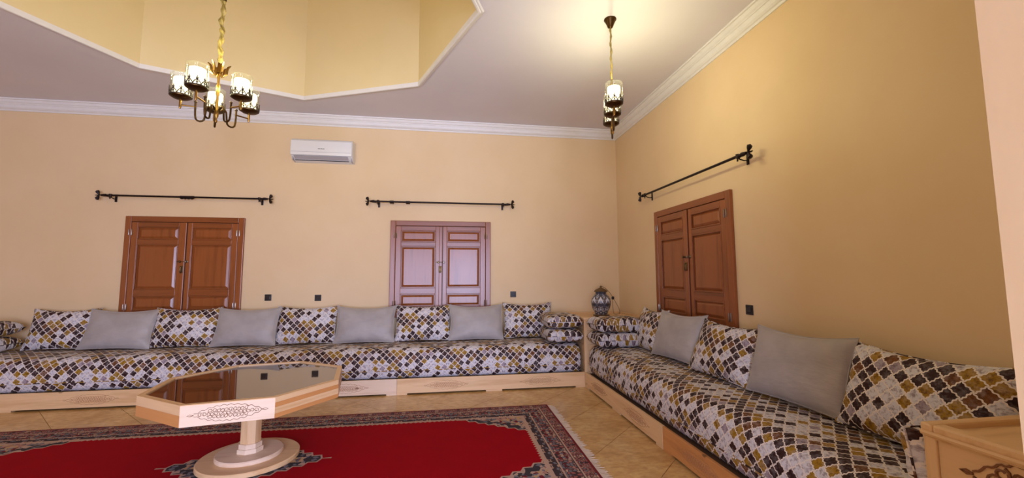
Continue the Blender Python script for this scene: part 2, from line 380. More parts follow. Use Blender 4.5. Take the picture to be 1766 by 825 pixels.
# ------------------------------------------------------------------ shuttered windows
def shutter_window(idx, loc, rz, label, my):
    """local: x along wall (0..W), y toward the wall negative = into room, origin at bottom-left on wall face"""
    W, z0, z1 = 1.418, .83, 2.19
    w = struct(empty('window_%d' % idx, loc, rz), label)
    f = .072
    fr = quick('frame', 'maho_z', w, (0, f, -.035, 0, z0, z1), (W - f, W, -.035, 0, z0, z1), bev=.006)
    quick('head_rail', my, w, (f, W - f, -.035, 0, z1 - f, z1), bev=.006)
    quick('sill_rail', my, w, (f, W - f, -.035, 0, z0, z0 + f), bev=.006)
    quick('backing', 'dark_wood', w, (f, W - f, -.004, 0, z0 + f, z1 - f))
    a0, a1, b0, b1 = f + .004, W / 2 - .006, W / 2 + .006, W - f - .004
    zt, zb = z1 - f - .006, z0 + f + .006
    for x0, x1, left in ((a0, a1, True), (b0, b1, False)):
        leaf = quick('shutter_leaf', 'maho_z', w, (x0, x0 + .072, -.03, -.005, zb, zt), (x1 - .072, x1, -.03, -.005, zb, zt), bev=.004)
        rails = [(zt - .058, zt), (1.828, 1.885), (1.155, 1.235), (zb, zb + .07)]
        for r0, r1 in rails: quick('rail', my, leaf, (x0 + .072, x1 - .072, -.03, -.006, r0, r1), bev=.003)
        for (p0, p1) in ((rails[1][1], rails[0][0]), (rails[2][1], rails[1][0]), (rails[3][1], rails[2][0])):
            X0, X1 = x0 + .072, x1 - .072
            bm = newbm()
            b3(bm, X0, X1, -.012, -.006, p0, p1)
            # raised field with sloping edges and a moulding round the opening
            q = .045
            A = [(X0 + .018, -.012, p0 + .018), (X1 - .018, -.012, p0 + .018), (X1 - .018, -.012, p1 - .018), (X0 + .018, -.012, p1 - .018)]
            B = [(X0 + q, -.026, p0 + q), (X1 - q, -.026, p0 + q), (X1 - q, -.026, p1 - q), (X0 + q, -.026, p1 - q)]
            va = [bm.verts.new(p) for p in A]; vb = [bm.verts.new(p) for p in B]; bm.faces.new(vb)
            for i in range(4): bm.faces.new((va[i], va[(i + 1) % 4], vb[(i + 1) % 4], vb[i]))
            obj('panel', bm, 'maho_z', leaf)
            quick('panel_moulding', 'maho_x' if rz == 0 else 'maho_y', leaf, (X0, X1, -.034, -.02, p0, p0 + .012), (X0, X1, -.034, -.02, p1 - .012, p1),
                  (X0, X0 + .012, -.034, -.02, p0 + .012, p1 - .012), (X1 - .012, X1, -.034, -.02, p0 + .012, p1 - .012), bev=.003)
        hx = x0 - .012 if left else x1 + .012
        for hz in (1.98, 1.02):
            bm = newbm()
            for dx in (-.016, .016):
                lathe(bm, [(0, -.042), (.004, -.04), (.006, -.03), (.006, .03), (.004, .04), (0, .042)], 8, (hx + dx + (.006 if left else -.006), -.038, hz))
            obj('hinge', bm, 'steel', leaf, True)
        kx = x1 - .03 if left else x0 + .035
        bm = newbm()
        lathe(bm, [(0, 0), (.017, 0), (.017, .006), (.009, .012), (.006, .03), (.013, .034), (.013, .042), (0, .046)], 12)
        bmesh.ops.rotate(bm, verts=bm.verts, matrix=Matrix.Rotation(PI / 2, 3, 'X'))
        bmesh.ops.translate(bm, verts=bm.verts, vec=(kx, -.03, 1.60))
        obj('latch_knob', bm, 'steel' if not left else 'oldbrass', leaf, True)
    quick('cover_strip', 'maho_z', w, (W / 2 - .028, W / 2 + .018, -.045, -.03, zb, zt), bev=.006)
    quick('gap_shadow', 'dark_wood', w, (W / 2 + .018, W / 2 + .026, -.034, -.03, zb, zt))
    bm = newbm()
    b3(bm, W / 2 - .032, W / 2 + .01, -.05, -.044, 1.455, 1.545, .002)
    tube(bm, [(W / 2 - .011, -.052, 1.53), (W / 2 - .011, -.066, 1.525), (W / 2 - .011, -.072, 1.50), (W / 2 - .011, -.066, 1.465), (W / 2 - .011, -.056, 1.45)], .006)
    tube(bm, [(W / 2 - .07, -.05, 1.60), (W / 2 + .05, -.05, 1.60)], .0045, 6)
    obj('bolt_handle', bm, 'oldbrass', w, True)
    return w
shutter_window(1, (-6.704, 0, 0), 0, 'closed brown wooden shutters at the left of the long wall', 'maho_x')
shutter_window(2, (-3.388, 0, 0), 0, 'closed brown wooden shutters in the middle of the long wall', 'maho_x')
shutter_window(3, (0, -1.208, 0), -PI / 2, 'closed brown wooden shutters on the right wall', 'maho_x')

# hall glazed openings behind the camera (frames)
for k, (x0, x1) in enumerate(HALL_WINDOWS):
    w_ = struct(empty('window_%d' % (k + 4), ((x0 + x1) / 2, YH, .1)), 'tall glazed hall opening behind the camera')
    h = (x1 - x0) / 2
    quick('frame', 'maho_z', w_, (-h, -h + .05, -.1, 0, 0, 2.5), (h - .05, h, -.1, 0, 0, 2.5), (-h, h, -.1, 0, 2.45, 2.5), (-.02, .02, -.1, 0, 0, 2.5))

# ------------------------------------------------------------------ bench bases
def carving(name, w, h, parent, mat, seed, cols, tub=.0022):
    """low-relief arabesque: paired scrolls inside a lozenge outline; local x width, z height, y toward viewer negative"""
    bm = newbm(); step = w / cols; row = step * .86
    env = lambda x: (1 - min(1, abs(x) / (w / 2)) ** 2.2) * h / 2
    for j in range(-6, 7):
        for i in range(-cols, cols + 1):
            x = (i + (.5 if j % 2 else 0)) * step; z = j * row; r = step * .60
            if abs(x) > w / 2 - r * .5 or abs(z) + r * .8 > env(x): continue
            sg = 1 if (i + j) % 2 else -1
            tube(bm, [(x + r * (1 - .55 * q / 10) * math.cos(sg * q * .62 + i * 1.7), 0, z + r * (1 - .55 * q / 10) * math.sin(sg * q * .62 + i * 1.7)) for q in range(12)], tub, 4)
    for sg in (1, -1):
        tube(bm, [(x * w / 2, 0, sg * ((1 - abs(x) ** 2.2) * h / 2 + .004 + .004 * math.sin(x * 30))) for x in [q / 20 - 1 for q in range(41)]], tub, 4)
        tube(bm, [(sg * w / 2, 0, 0), (sg * (w / 2 + .02), 0, .006), (sg * (w / 2 + .035), 0, 0), (sg * (w / 2 + .02), 0, -.006), (sg * w / 2, 0, 0)], tub, 4)
    return obj(name, bm, mat, parent)
def bench_base(L, label, loc, rz, tone, group='pine bench bases'):
    """local x 0..L along front, front face at y=0 facing -y, body behind to y=+.82"""
    e = empty('bench_base', loc, rz, label=label, cat='bench base', group=group)
    fb = quick('front_board', tone, e, (0.001, L - .001, 0, .026, .017, .186), bev=.003)
    for f0, f1 in ((0.001, .12), (L / 2 - .1, L / 2 + .1), (L - .12, L - .001)):
        quick('foot', tone, e, (f0, f1, .004, .05, 0, .02))
    quick('platform', 'underside', e, (0.002, L - .002, .03, .835, .14, .165))
    quick('back_board', tone, e, (0.002, L - .002, .815, .835, .0, .14))
    for s in (.004, L - .024): quick('end_board', tone, e, (s, s + .02, .03, .81, .01, .14))
    for q in (.25, .75):
        c = carving('carving', .46, .095, fb, 'carve_soft', 3, 20, .0016); c.location = (L * q, -.0005, .10)
    return e
for x0, x1, lb, tn in ((-3.16, -.846, 'pale pine bench base nearest the room corner, under the long mattress', 'pine_x'),
                       (-5.50, -3.16, 'pale pine bench base behind the octagonal table', 'pine_pale'),
                       (-8.81, -5.50, 'pale pine bench base at the left end of the long sofa', 'pine_x')):
    bench_base(x1 - x0, lb, (x0, -.845, 0), 0, tn)
bench_base(1.92, 'pine bench base by the room corner, under the right-hand mattress', (-.845, -.848, 0), -PI / 2, 'pine_x')
bench_base(1.918, 'orange-toned carved pine bench base in front of the right-hand mattress', (-.845, -2.77, 0), -PI / 2, 'pine_warm')

# ------------------------------------------------------------------ mattresses
def mattress(L, label, loc, rz):
    """local x 0..L along, y 0 (front)..D back, from z .168"""
    e = empty('mattress', loc, rz, label=label, cat='mattress')
    D = .80; zb, zt = .17, .53; pts = []
    def arc(cx, cz, r, a0, a1, n): 
        for i in range(n + 1):
            a = a0 + (a1 - a0) * i / n; pts.append((cx - r * math.cos(a), cz + r * math.sin(a)))
    arc(.09, zb + .07, .07, -PI / 2, 0, 6)                 # lower front roll (x offset .02)
    pts += [(.008, zb + .12), (.003, zb + .17), (.006, zb + .21)]
    arc(.148, zt - .14, .14, .12, PI / 2, 10)
    pts += [(.3, zt + .008), (.5, zt + .006), (.72, zt - .004)]
    arc(D - .04, zt - .05, -.04, -PI / 2 + PI, PI, 0) if False else pts.append((D - .02, zt - .02))
    pts += [(D, zt - .06), (D, zb)]
    bm = newbm(); uvl = bm.loops.layers.uv.new('UVMap')
    arcs = [0]
    for a, b in zip(pts, pts[1:]): arcs.append(arcs[-1] + math.dist(a, b))
    xs = [0, .012, .03, .06] + [.06 + (L - .12) * i / 40 for i in range(1, 40)] + [L - .06, L - .03, L - .012, L]
    def shrink(x):
        d = min(x, L - x)
        return 0 if d >= .06 else .05 * (1 - math.sqrt(max(0, 1 - ((.06 - d) / .06) ** 2)))
    rnd = random.Random(int(L * 100)); ph = [rnd.uniform(0, 6) for _ in range(4)]
    grid = []
    cyy, czz = D / 2, (zb + zt) / 2
    for x in xs:
        s = shrink(x); row = []
        wob = .004 * math.sin(x * 3.1 + ph[0]) + .003 * math.sin(x * 7.3 + ph[1])
        for (y, z) in pts:
            yy = y + (s if y < cyy else -s) ; zz = z + (-s if z > czz else 0) + (wob if z > zb + .1 else 0)
            row.append(bm.verts.new((x, yy, zz)))
        grid.append(row)
    for i in range(len(xs) - 1):
        for j in range(len(pts) - 1):
            f = bm.faces.new((grid[i][j], grid[i + 1][j], grid[i + 1][j + 1], grid[i][j + 1]))
            for lp, (ii, jj) in zip(f.loops, ((i, j), (i + 1, j), (i + 1, j + 1), (i, j + 1))): lp[uvl].uv = (xs[ii], arcs[jj])
    for row, xx in ((grid[0], 0), (grid[-1], L)):
        f = bm.faces.new(row)
        for lp in f.loops: lp[uvl].uv = (xx + lp.vert.co.y, lp.vert.co.z + .1)
    obj('cover', bm, 'fabric', e, True)
    bm = newbm(); uvl = bm.loops.layers.uv.new('UVMap')
    tube(bm, [(x, .012 - .004 + shrink(x), zb + .105) for x in xs], .0055, 6)
    for f in bm.faces:
        for lp in f.loops: lp[uvl].uv = (lp.vert.co.x, .3)
    obj('piping', bm, 'fabric', e, True)
    return e
mattress(7.93, 'long trellis-print mattress along the back peach wall', (-8.80, -.815, 0), 0)
mattress(3.82, 'trellis-print mattress along the right ochre wall', (-.815, -.862, 0), -PI / 2)

# ------------------------------------------------------------------ cushions
def pillow_mesh(w, h, t, mat, seed):
    bm = newbm(); uvl = bm.loops.layers.uv.new('UVMap'); n, mm = 26, 20; rnd = random.Random(seed)
    ph = [rnd.uniform(0, 6.28) for _ in range(6)]
    def P(i, j, s):
        u = -1 + 2 * i / n; v = -1 + 2 * j / mm
        u = math.sin(u * PI / 2) * .35 + u * .65; v = math.sin(v * PI / 2) * .35 + v * .65
        x = w / 2 * u * (1 - (.075 if h > .48 else .02) * (1 - v * v) * abs(u) ** 1.5)
        z = h / 2 * v * (1 - ((.17 if v > 0 else .06) if h > .48 else .03) * (1 - u * u) * abs(v) ** 1.5)
        fl = h < .48; pw = 4.5 if fl else 2.6
        k = max(0, (1 - abs(u) ** pw)) * max(0, (1 - abs(v) ** pw))
        y = s * t / 2 * k ** (.55 if h > .48 else .36)
        wr = math.sin(9 * math.atan2(v, u) + ph[0]) * .006 * min(1, (u * u + v * v)) * min(1, 4 * k) + .004 * math.sin(5 * u + ph[1]) * math.sin(4 * v + ph[2])
        if k > 1e-4: y += s * wr * min(1, k * 3)
        return (x, y, z)
    front = [[bm.verts.new(P(i, j, -1)) for j in range(mm + 1)] for i in range(n + 1)]
    back = [[front[i][j] if i in (0, n) or j in (0, mm) else bm.verts.new(P(i, j, 1)) for j in range(mm + 1)] for i in range(n + 1)]
    for G, off in ((front, 0), (back, 2.3)):
        for i in range(n):
            for j in range(mm):
                vs = (G[i][j], G[i + 1][j], G[i + 1][j + 1], G[i][j + 1])
                f = bm.faces.new(vs if G is front else vs[::-1])
                for lp in f.loops: lp[uvl].uv = (lp.vert.co.x + off, lp.vert.co.z)
    rim = [P(i, 0, 0) for i in range(n)] + [P(n, j, 0) for j in range(mm)] + [P(n - i, mm, 0) for i in range(n)] + [P(0, mm - j, 0) for j in range(mm)]
    sb = newbm(); ul = sb.loops.layers.uv.new('UVMap'); tube(sb, [(p[0] * 1.003, p[1], p[2] * 1.004) for p in rim + rim[:1]], .0045, 5)
    for f in sb.faces:
        for lp in f.loops: lp[ul].uv = (lp.vert.co.x, lp.vert.co.z)
    return bm, sb
PROTO = {}
def cushion(kind, w, loc, rot, label, group, h=.49, t=.18):
    key = (kind, round(w, 2), h, t)
    e = empty('cushion', loc, 0, label=label, cat='cushion', group=group); e.rotation_euler = rot
    mat = 'fabric' if kind == 'P' else 'velvet'
    if key not in PROTO:
        bm, sb = pillow_mesh(w, h, t, mat, len(PROTO) + 3)
        PROTO[key] = (obj('cover', bm, mat, e, True), obj('seam', sb, mat, e, True))
    else:
        for o in PROTO[key]: c = o.copy(); COL.objects.link(c); c.parent = e
    return e
ZT = .535
def upright(kind, w, c, label, wall, lean=18, yaw=0, group='cushions propped against the walls', depth=.225, dz=0, roll=0, h=.49):
    la = math.radians(lean); zc = ZT + h / 2 * math.cos(la) + .012 + dz
    rot = Matrix.Rotation(math.radians(yaw), 4, 'Z') @ Matrix.Rotation(-la, 4, 'X') @ Matrix.Rotation(math.radians(roll), 4, 'Y')
    if wall == 'back': loc = (c, -depth, zc)
    else:
        loc = (-depth, c, zc); rot = Matrix.Rotation(-PI / 2, 4, 'Z') @ rot
    return cushion(kind, w, loc, rot.to_euler(), label, group, h)
upright('P', .70, -7.17, 'upright trellis-print cushion furthest left on the long sofa', 'back', 16, 2, depth=.19)
upright('G', 0.77, -6.50, 'grey velvet cushion left of the left shutters, on the long sofa', 'back', 20, 0, depth=.27, roll=1)
upright('P', .75, -5.79, 'trellis-print cushion in front of the left shutters', 'back', 17, 0, depth=.25)
upright('G', 0.76, -5.075, 'grey velvet cushion at the right edge of the left shutters', 'back', 20, -2, depth=.29)
upright('P', .75, -4.38, 'trellis-print cushion on the long sofa under the white air conditioner', 'back', 17, 0, depth=.24)
upright('G', 0.76, -3.64, 'grey velvet cushion left of the middle shutters', 'back', 20, 0, depth=.28)
upright('P', .74, -2.90, 'trellis-print cushion in front of the middle shutters, left leaf', 'back', 18, 1, depth=.23)
upright('G', 0.74, -2.19, 'grey velvet cushion in front of the middle shutters, right leaf', 'back', 20, 0, depth=.26)
upright('P', .70, -1.455, 'trellis-print cushion beside the corner stack, on the long sofa', 'back', 14, 0, depth=.19)
upright('P', .60, -1.40, 'trellis-print cushion nearest the room corner on the right sofa', 'right', 18, 0, depth=.22)
upright('G', 0.72, -2.03, 'smaller-looking grey velvet cushion in front of the right-wall shutters', 'right', 18, 6, depth=.25, dz=.01)
upright('P', .77, -2.765, 'trellis-print cushion between the two grey ones on the right sofa', 'right', 24, 2, depth=.25)
upright('G', 0.73, -3.50, 'large grey velvet cushion in the foreground of the right sofa', 'right', 17, 5, depth=.26, dz=.01)
upright('P', .79, -4.215, 'large trellis-print cushion nearest the camera, by the carved cabinet', 'right', 20, 0, depth=.23)
# flat stacks at the bench ends
def flat(c, rz, z, label, group, wd=.74, ht=.47):
    rot = Matrix.Rotation(rz, 4, 'Z') @ Matrix.Rotation(PI / 2, 4, 'X')
    return cushion('P', wd, (c[0], c[1], z), rot.to_euler(), label, group, ht, .176)
SG = 'cushions stacked flat at the bench ends'
for k, nm in enumerate(('lower', 'upper')):
    zz = ZT + .096 + k * .178
    flat((-1.085, -.53), PI / 2, zz, nm + ' flat trellis cushion of the stack left of the corner cabinet', SG, .60)
    flat((-.525, -1.075), 0, zz, nm + ' flat trellis cushion of the stack in front of the vase cabinet', SG, .60, .41)
    flat((-7.79, -.50), PI / 2, zz, nm + ' flat trellis cushion of the stack at the far left end', SG, .62)

_e = cushion('P', .47, (-.57, -4.612, ZT + .143), (Matrix.Rotation(math.radians(-8), 4, 'X') @ Matrix.Rotation(PI, 4, 'Z')).to_euler(), 'trellis-print cushion standing against the carved foreground cabinet', 'cushions propped against the walls', .265, .12)
# ------------------------------------------------------------------ corner cabinets
def cabinet(name, x0, x1, y0, y1, zt, label):
    e = empty(name, ((x0 + x1) / 2, (y0 + y1) / 2, 0), label=label, cat='cabinet', group='pine corner cabinets')
    a, b = (x1 - x0) / 2, (y1 - y0) / 2
    quick('body', 'pine_z', e, (-a + .02, a, -b + .02, b - .004, .02, zt - .06))
    for sx, sy in ((-a, -b), (-a, b - .04), (a - .04, -b)):
        quick('corner_post', 'pine_z', e, (sx, sx + .04, sy, sy + .04, 0, zt - .05), bev=.004)
    for z0, z1 in (((.02, .19), (.20, .52), (.53, .70), (.71, zt - .065)) if name == 'corner_cabinet' else ((.02, .30), (.305, .64), (.66, zt - .05))):
        quick('plank', 'pine_x', e, (-a + .04, a - .04, -b + .008, -b + .022, z0, z1), bev=.002)
        quick('plank', 'pine_y', e, (-a + .008, -a + .022, -b + .04, b - .04, z0, z1), bev=.002)
    tp = quick('top', 'pine_x', e, (-a, a, -b, b, zt - .055, zt - .022), bev=.004)
    rim = [(-a - .012, a, -b - .012, -b + .04), (-a - .012, a, b - .04, b), (-a - .012, -a + .04, -b + .04, b - .04), (a - .04, a, -b + .04, b - .04)]
    for r in rim:
        rr = quick('rim', 'pine_x', e, (*r, zt - .03, zt), bev=.008)
    return e, a, b
cabinet('corner_cabinet', -.845, -.002, -.845, -.002, .868, 'pine cabinet in the room corner carrying the ceramic vase')
e, a, b = cabinet('carved_cabinet', -.845, -.002, YF + .016, -4.69, .868, 'carved honey pine cabinet in the right foreground')
# carved face toward the room with ogee apron mouldings
bm = newbm(); tube(bm, [(-a - .002, -b, .832), (-a - .002, b, .832)], .011, 8); tube(bm, [(-a - .002, -b, .65), (-a - .002, b, .65)], .012, 8)
obj('moulding', bm, 'pine_y', e, True)
cv = carving('carving', .34, .15, e, 'carve', 5, 9, .0045); cv.rotation_euler = (0, 0, -PI / 2); cv.location = (-a + .006, .02, .742)

# ------------------------------------------------------------------ octagonal table
tb = empty('octagonal_table', (-4.05, -2.47, .014), label='octagonal pine coffee table with dark glass top on a round pedestal', cat='table')
HT, RT = .600, .672
A0 = math.radians(-146.5)
def pv(R, k): return (R * math.cos(A0 + k * PI / 4), R * math.sin(A0 + k * PI / 4))
for k in range(8):
    p0, p1 = pv(RT, k), pv(RT, k + 1); q0, q1 = pv(RT - .036, k), pv(RT - .036, k + 1)
    pan = empty('apron_panel'); pan.parent = tb
    ang = math.atan2(p1[1] - p0[1], p1[0] - p0[0]); L = math.dist(p0, p1); mid = ((p0[0] + p1[0]) / 2, (p0[1] + p1[1]) / 2)
    pan.location = (mid[0], mid[1], HT); pan.rotation_euler = (0, 0, ang)
    inn = .036 * math.tan(PI / 8)
    def seg(z0, z1, mat, wavy=False):
        bm = newbm(); prism(bm, [(-L / 2, 0), (L / 2, 0), (L / 2 - inn, .036), (-L / 2 + inn, .036)], z0, z1)
        return obj('plank', bm, mat, pan)
    if k == 1:
        seg(-.132, -.006, 'pine_pale'); c = carving('carving', .37, .088, pan, 'carve', 9, 17, .0016); c.location = (0, -.0008, -.066)
    elif k in (0, 4, 7):
        seg(-.062, -.006, 'pine_x'); seg(-.132, -.0625, 'pine_warm')
    else:
        seg(-.034, -.006, 'pine_x'); seg(-.064, -.0345, 'pine_warm'); seg(-.104, -.0645, 'pine_x'); seg(-.132, -.1045, 'pine_warm')
    bm = newbm(); p = (RT * 0)
    prism(bm, [(-L / 2, 0), (L / 2, 0), (L / 2 - inn * 1.0, .036), (-L / 2 + inn * 1.0, .036)], -.006, 0); obj('rim', bm, 'pine_x', pan)
bm = newbm(); prism(bm, [pv(RT - .037, k) for k in range(8)], HT - .02, HT - .008); obj('glass_top', bm, 'tableglass', tb)
bm = newbm(); prism(bm, [pv(RT - .037, k) for k in range(8)], HT - .05, HT - .021); obj('top_board', bm, 'pine_x', tb)
bm = newbm(); lathe(bm, [(.17, HT - .05), (.17, HT - .075), (0, HT - .075)], 32); obj('top_mount', bm, 'pine_x', tb, True)
bm = newbm(); R8 = .072
prism(bm, [(R8 * math.cos(A0 + (k + .3) * PI / 4), R8 * math.sin(A0 + (k + .3) * PI / 4)) for k in range(8)], .06, HT - .07); obj('column', bm, 'pine_z', tb)
for zz0, zz1, rr in ((.062, .10, .092), (.10, .135, .082)):
    bm = newbm(); prism(bm, [(rr * math.cos(A0 + (k + .3) * PI / 4), rr * math.sin(A0 + (k + .3) * PI / 4)) for k in range(8)], zz0, zz1); obj('collar', bm, 'pine_pale', tb)
bm = newbm(); lathe(bm, [(0, 0), (.335, 0), (.34, .004), (.34, .03), (.334, .036), (0, .036)], 64); obj('base_disc', bm, 'pine_x', tb, True)
bm = newbm(); lathe(bm, [(0, .036), (.222, .036), (.226, .04), (.226, .062), (.220, .068), (0, .068)], 64); obj('upper_disc', bm, 'pine_pale', tb, True)

# ------------------------------------------------------------------ carpet
def rug_material(hx, hy):
    t = NT('woven_carpet'); v = t.coord('Object'); x, y, _ = t.xyz(v)
    ax, ay = t.math('ABSOLUTE', x), t.math('ABSOLUTE', y)
    dx = t.math('SUBTRACT', hx, ax); dy = t.math('SUBTRACT', hy, ay); d = t.math('MINIMUM', dx, dy)
    onx = t.math('LESS_THAN', dx, dy)
    s = t.math('ADD', t.math('MULTIPLY', onx, y), t.math('MULTIPLY', t.math('SUBTRACT', 1.0, onx), x))
    BE, RO, MA, TE, SL, RED = srgb(190, 160, 140), srgb(160, 98, 92), srgb(118, 40, 46), srgb(62, 60, 64), srgb(118, 118, 126), srgb(158, 2, 20)
    def motif(period, dep, off, pal, sc):
        # repeated palmette: mirror inside each period so that every repeat looks alike
        f = t.math('SUBTRACT', t.math('FRACT', t.math('DIVIDE', s, period)), .5)
        cell = t.math('FLOORED_MODULO', t.math('FLOOR', t.math('DIVIDE', s, period)), 3.0)
        vec = t.comb(t.math('MULTIPLY', t.math('ABSOLUTE', f), period), t.math('SUBTRACT', d, off), t.math('MULTIPLY', cell, 3.3))
        vo = t.n('ShaderNodeTexVoronoi'); t.set(vo.inputs['Vector'], vec); vo.inputs['Scale'].default_value = sc
        val = t.xyz(vo.outputs['Color'])[0]
        ve = t.n('ShaderNodeTexVoronoi', feature='DISTANCE_TO_EDGE'); t.set(ve.inputs['Vector'], vec); ve.inputs['Scale'].default_value = sc
        return t.mix(t.math('LESS_THAN', ve.outputs['Distance'], .09), t.ramp(val, pal, 'CONSTANT'), srgb(74, 54, 56))
    b1 = motif(.11, .08, .0, [(0, RO), (.3, BE), (.5, MA), (.6, srgb(176, 130, 118)), (.85, SL)], 48)
    b2 = motif(.16, .1, .12, [(0, RO), (.2, SL), (.42, BE), (.66, MA), (.76, TE), (.86, srgb(176, 130, 118))], 38)
    b3_ = motif(.09, .06, .25, [(0, TE), (.4, BE), (.62, TE), (.8, SL)], 50)
    zig = t.math('MULTIPLY', t.math('PINGPONG', s, .022), .9)
    col = RED
    sp = t.math('ADD', t.math('DIVIDE', t.math('SUBTRACT', dx, .35), .62), t.math('DIVIDE', t.math('SUBTRACT', dy, .35), .40))
    wav = t.math('MULTIPLY', t.math('PINGPONG', t.math('ADD', ax, t.math('MULTIPLY', ay, -.6)), .06), 1.6)
    sp = t.math('ADD', sp, wav)
    vo = t.n('ShaderNodeTexVoronoi'); t.set(vo.inputs['Vector'], t.comb(ax, ay, 0)); vo.inputs['Scale'].default_value = 34
    spc = t.ramp(t.xyz(vo.outputs['Color'])[0], [(0, BE), (.35, srgb(196, 160, 112)), (.55, MA), (.66, SL), (.78, srgb(176, 130, 118)), (.9, TE)], 'CONSTANT')
    spe = t.ramp(t.xyz(vo.outputs['Color'])[1], [(0, TE), (.45, SL), (.6, BE), (.75, TE)], 'CONSTANT')
    med = t.math('ADD', t.math('ADD', t.math('DIVIDE', ax, .62), t.math('DIVIDE', ay, .42)), t.math('MULTIPLY', wav, 1.2))
    for val, k in ((med, 1.0), (sp, 1.0)):
        col = t.mix(t.math('LESS_THAN', val, k), col, BE)
        col = t.mix(t.math('LESS_THAN', val, k - .05), col, spe)
        col = t.mix(t.math('LESS_THAN', val, k - .26), col, spc)
    for lim, c in ((.365, BE), (.315, b3_), (.25, BE), (.238, b2), (.125, TE), (.118, BE), (.105, b1), (.02, MA)):
        lim_s = t.math('SUBTRACT', lim, zig) if lim == .365 else lim
        col = t.mix(t.math('LESS_THAN', d, lim_s), col, c)
    n = t.noise(v, 6, 4); col = t.mix(t.math('MULTIPLY', n, .22), col, (0.02, 0, 0.002, 1))
    t.bump(t.noise(v, 260, 2), .25, .003)
    m = t.fin(col, .92, 0, .1)
    return m
hx, hy = 2.55, 1.03
M['rug'] = rug_material(hx, hy)
rug = empty('carpet', (-4.05, -2.53, 0), label='red wool carpet with patterned border under the octagonal table', cat='carpet')
bm = newbm(); b3(bm, -hx, hx, -hy, hy, .001, .013, .003); obj('pile', bm, 'rug', rug)
M['fringe'] = plain('cotton_fringe', srgb(216, 196, 170), .9)
bm = newbm(); rnd = random.Random(2)
for sx in (1, -1):
    y = -hy + .01
    while y < hy - .01:
        l = rnd.uniform(.05, .085); dy_ = rnd.uniform(-.02, .02); x0 = sx * (hx - .005)
        tube(bm, [(x0, y, .007), (x0 + sx * l * .5, y + dy_ * .4, .006), (x0 + sx * l, y + dy_, .003)], [.0035, .004, .0025], 4)
        y += .012
obj('fringe', bm, 'fringe', rug)['kind'] = 'stuff'

# ------------------------------------------------------------------ curtain rods
def curtain_rod(L, loc, rz, label, extras):
    e = empty('curtain_rod', loc, rz, label=label, cat='curtain rod', group='bronze curtain rods')
    bm = newbm(); tube(bm, [(-L / 2 + .1, 0, 0), (L / 2 - .1, 0, 0)], .0125, 10); obj('rod', bm, 'iron', e, True)
    for s in (-1, 1):
        bm = newbm(); x = s * (L / 2 - .1)
        tube(bm, [(x - s * .02, 0, 0), (x, 0, 0), (x + s * .035, 0, 0)], [.019, .019, .012], 10)
        tube(bm, [(x + s * .03, 0, 0), (x + s * .05, 0, .004), (x + s * .065, 0, 0)], [.006, .006, .008], 8)
        for a in (.95, -.95, .0):                      # three curled leaves
            pts = [(x + s * (.055 + .05 * q * math.cos(a * .9)), 0.012 * math.sin(q * 3) * (a == 0), math.sin(a) * .082 * q - .016 * math.sin(a) * (q > .8)) for q in (0, .25, .5, .75, 1)]
            tube(bm, pts, [.006, .012, .02, .022, .008] if a else [.006, .008, .008, .006, .003], 8)
        obj('finial', bm, 'iron', e, True)
        bm = newbm(); xb = s * (L / 2 - .17)
        tube(bm, [(xb, .095, -.03), (xb, .06, -.035), (xb, .02, -.025), (xb, 0, -.006)], .006, 6)
        tube(bm, [(xb - s * .0, 0, -.018), (xb, 0, .018)], .017, 10)
        tube(bm, [(xb, .0, -.01), (xb, -.004, -.045)], .007, 6)
        tube(bm, [(xb, -.002, -.03), (xb + s * .03, 0, -.016), (xb + s * .07, 0, -.012)], .004, 6)
        b3(bm, xb - .014, xb + .014, .092, .0995, -.07, .03, .002)
        obj('bracket', bm, 'iron', e, True)
    for x0, x1 in extras:
        bm = newbm(); tube(bm, [(x0, 0, -.002), (x1, 0, -.002)], .019, 10)
        for q in range(4): tube(bm, [(x0 + (x1 - x0) * (q + .1) / 4, 0, -.02), (x0 + (x1 - x0) * (q + .6) / 4, 0, -.026), (x0 + (x1 - x0) * (q + .95) / 4, 0, -.018)], .005, 5)
        obj('coupling_sleeve' if x1 - x0 > .1 else 'curtain_ring', bm, 'iron', e, True)
    return e
curtain_rod(2.10, (-5.97, -.1, 2.442), 0, 'dark bronze curtain rod above the left shutters', [(-.075, .085)])
curtain_rod(2.10, (-2.675, -.1, 2.445), 0, 'dark bronze curtain rod above the middle shutters', [(-.72, -.665), (-.50, -.445)])
curtain_rod(2.06, (-.1, -1.985, 2.43), -PI / 2, 'dark bronze curtain rod above the right-wall shutters', [])

# ------------------------------------------------------------------ wall switches
def switch(loc, rz, label):
    e = empty('wall_switch', loc, rz, label=label, cat='wall switch', group='square black wall plates')
    quick('plate', 'black', e, (-.042, .042, -.01, 0, -.042, .042), bev=.004)
    quick('rocker', 'black2', e, (-.027, .027, -.014, -.009, -.024, .024), bev=.003)
switch((-4.958, 0, 1.122), 0, 'black wall plate just right of the left shutters')
switch((-4.326, 0, 1.112), 0, 'black wall plate on the long wall below the air conditioner')
switch((-1.634, 0, 1.135), 0, 'black wall plate between the middle shutters and the room corner')
switch((0, -2.768, 1.105), -PI / 2, 'black wall plate on the ochre right wall')

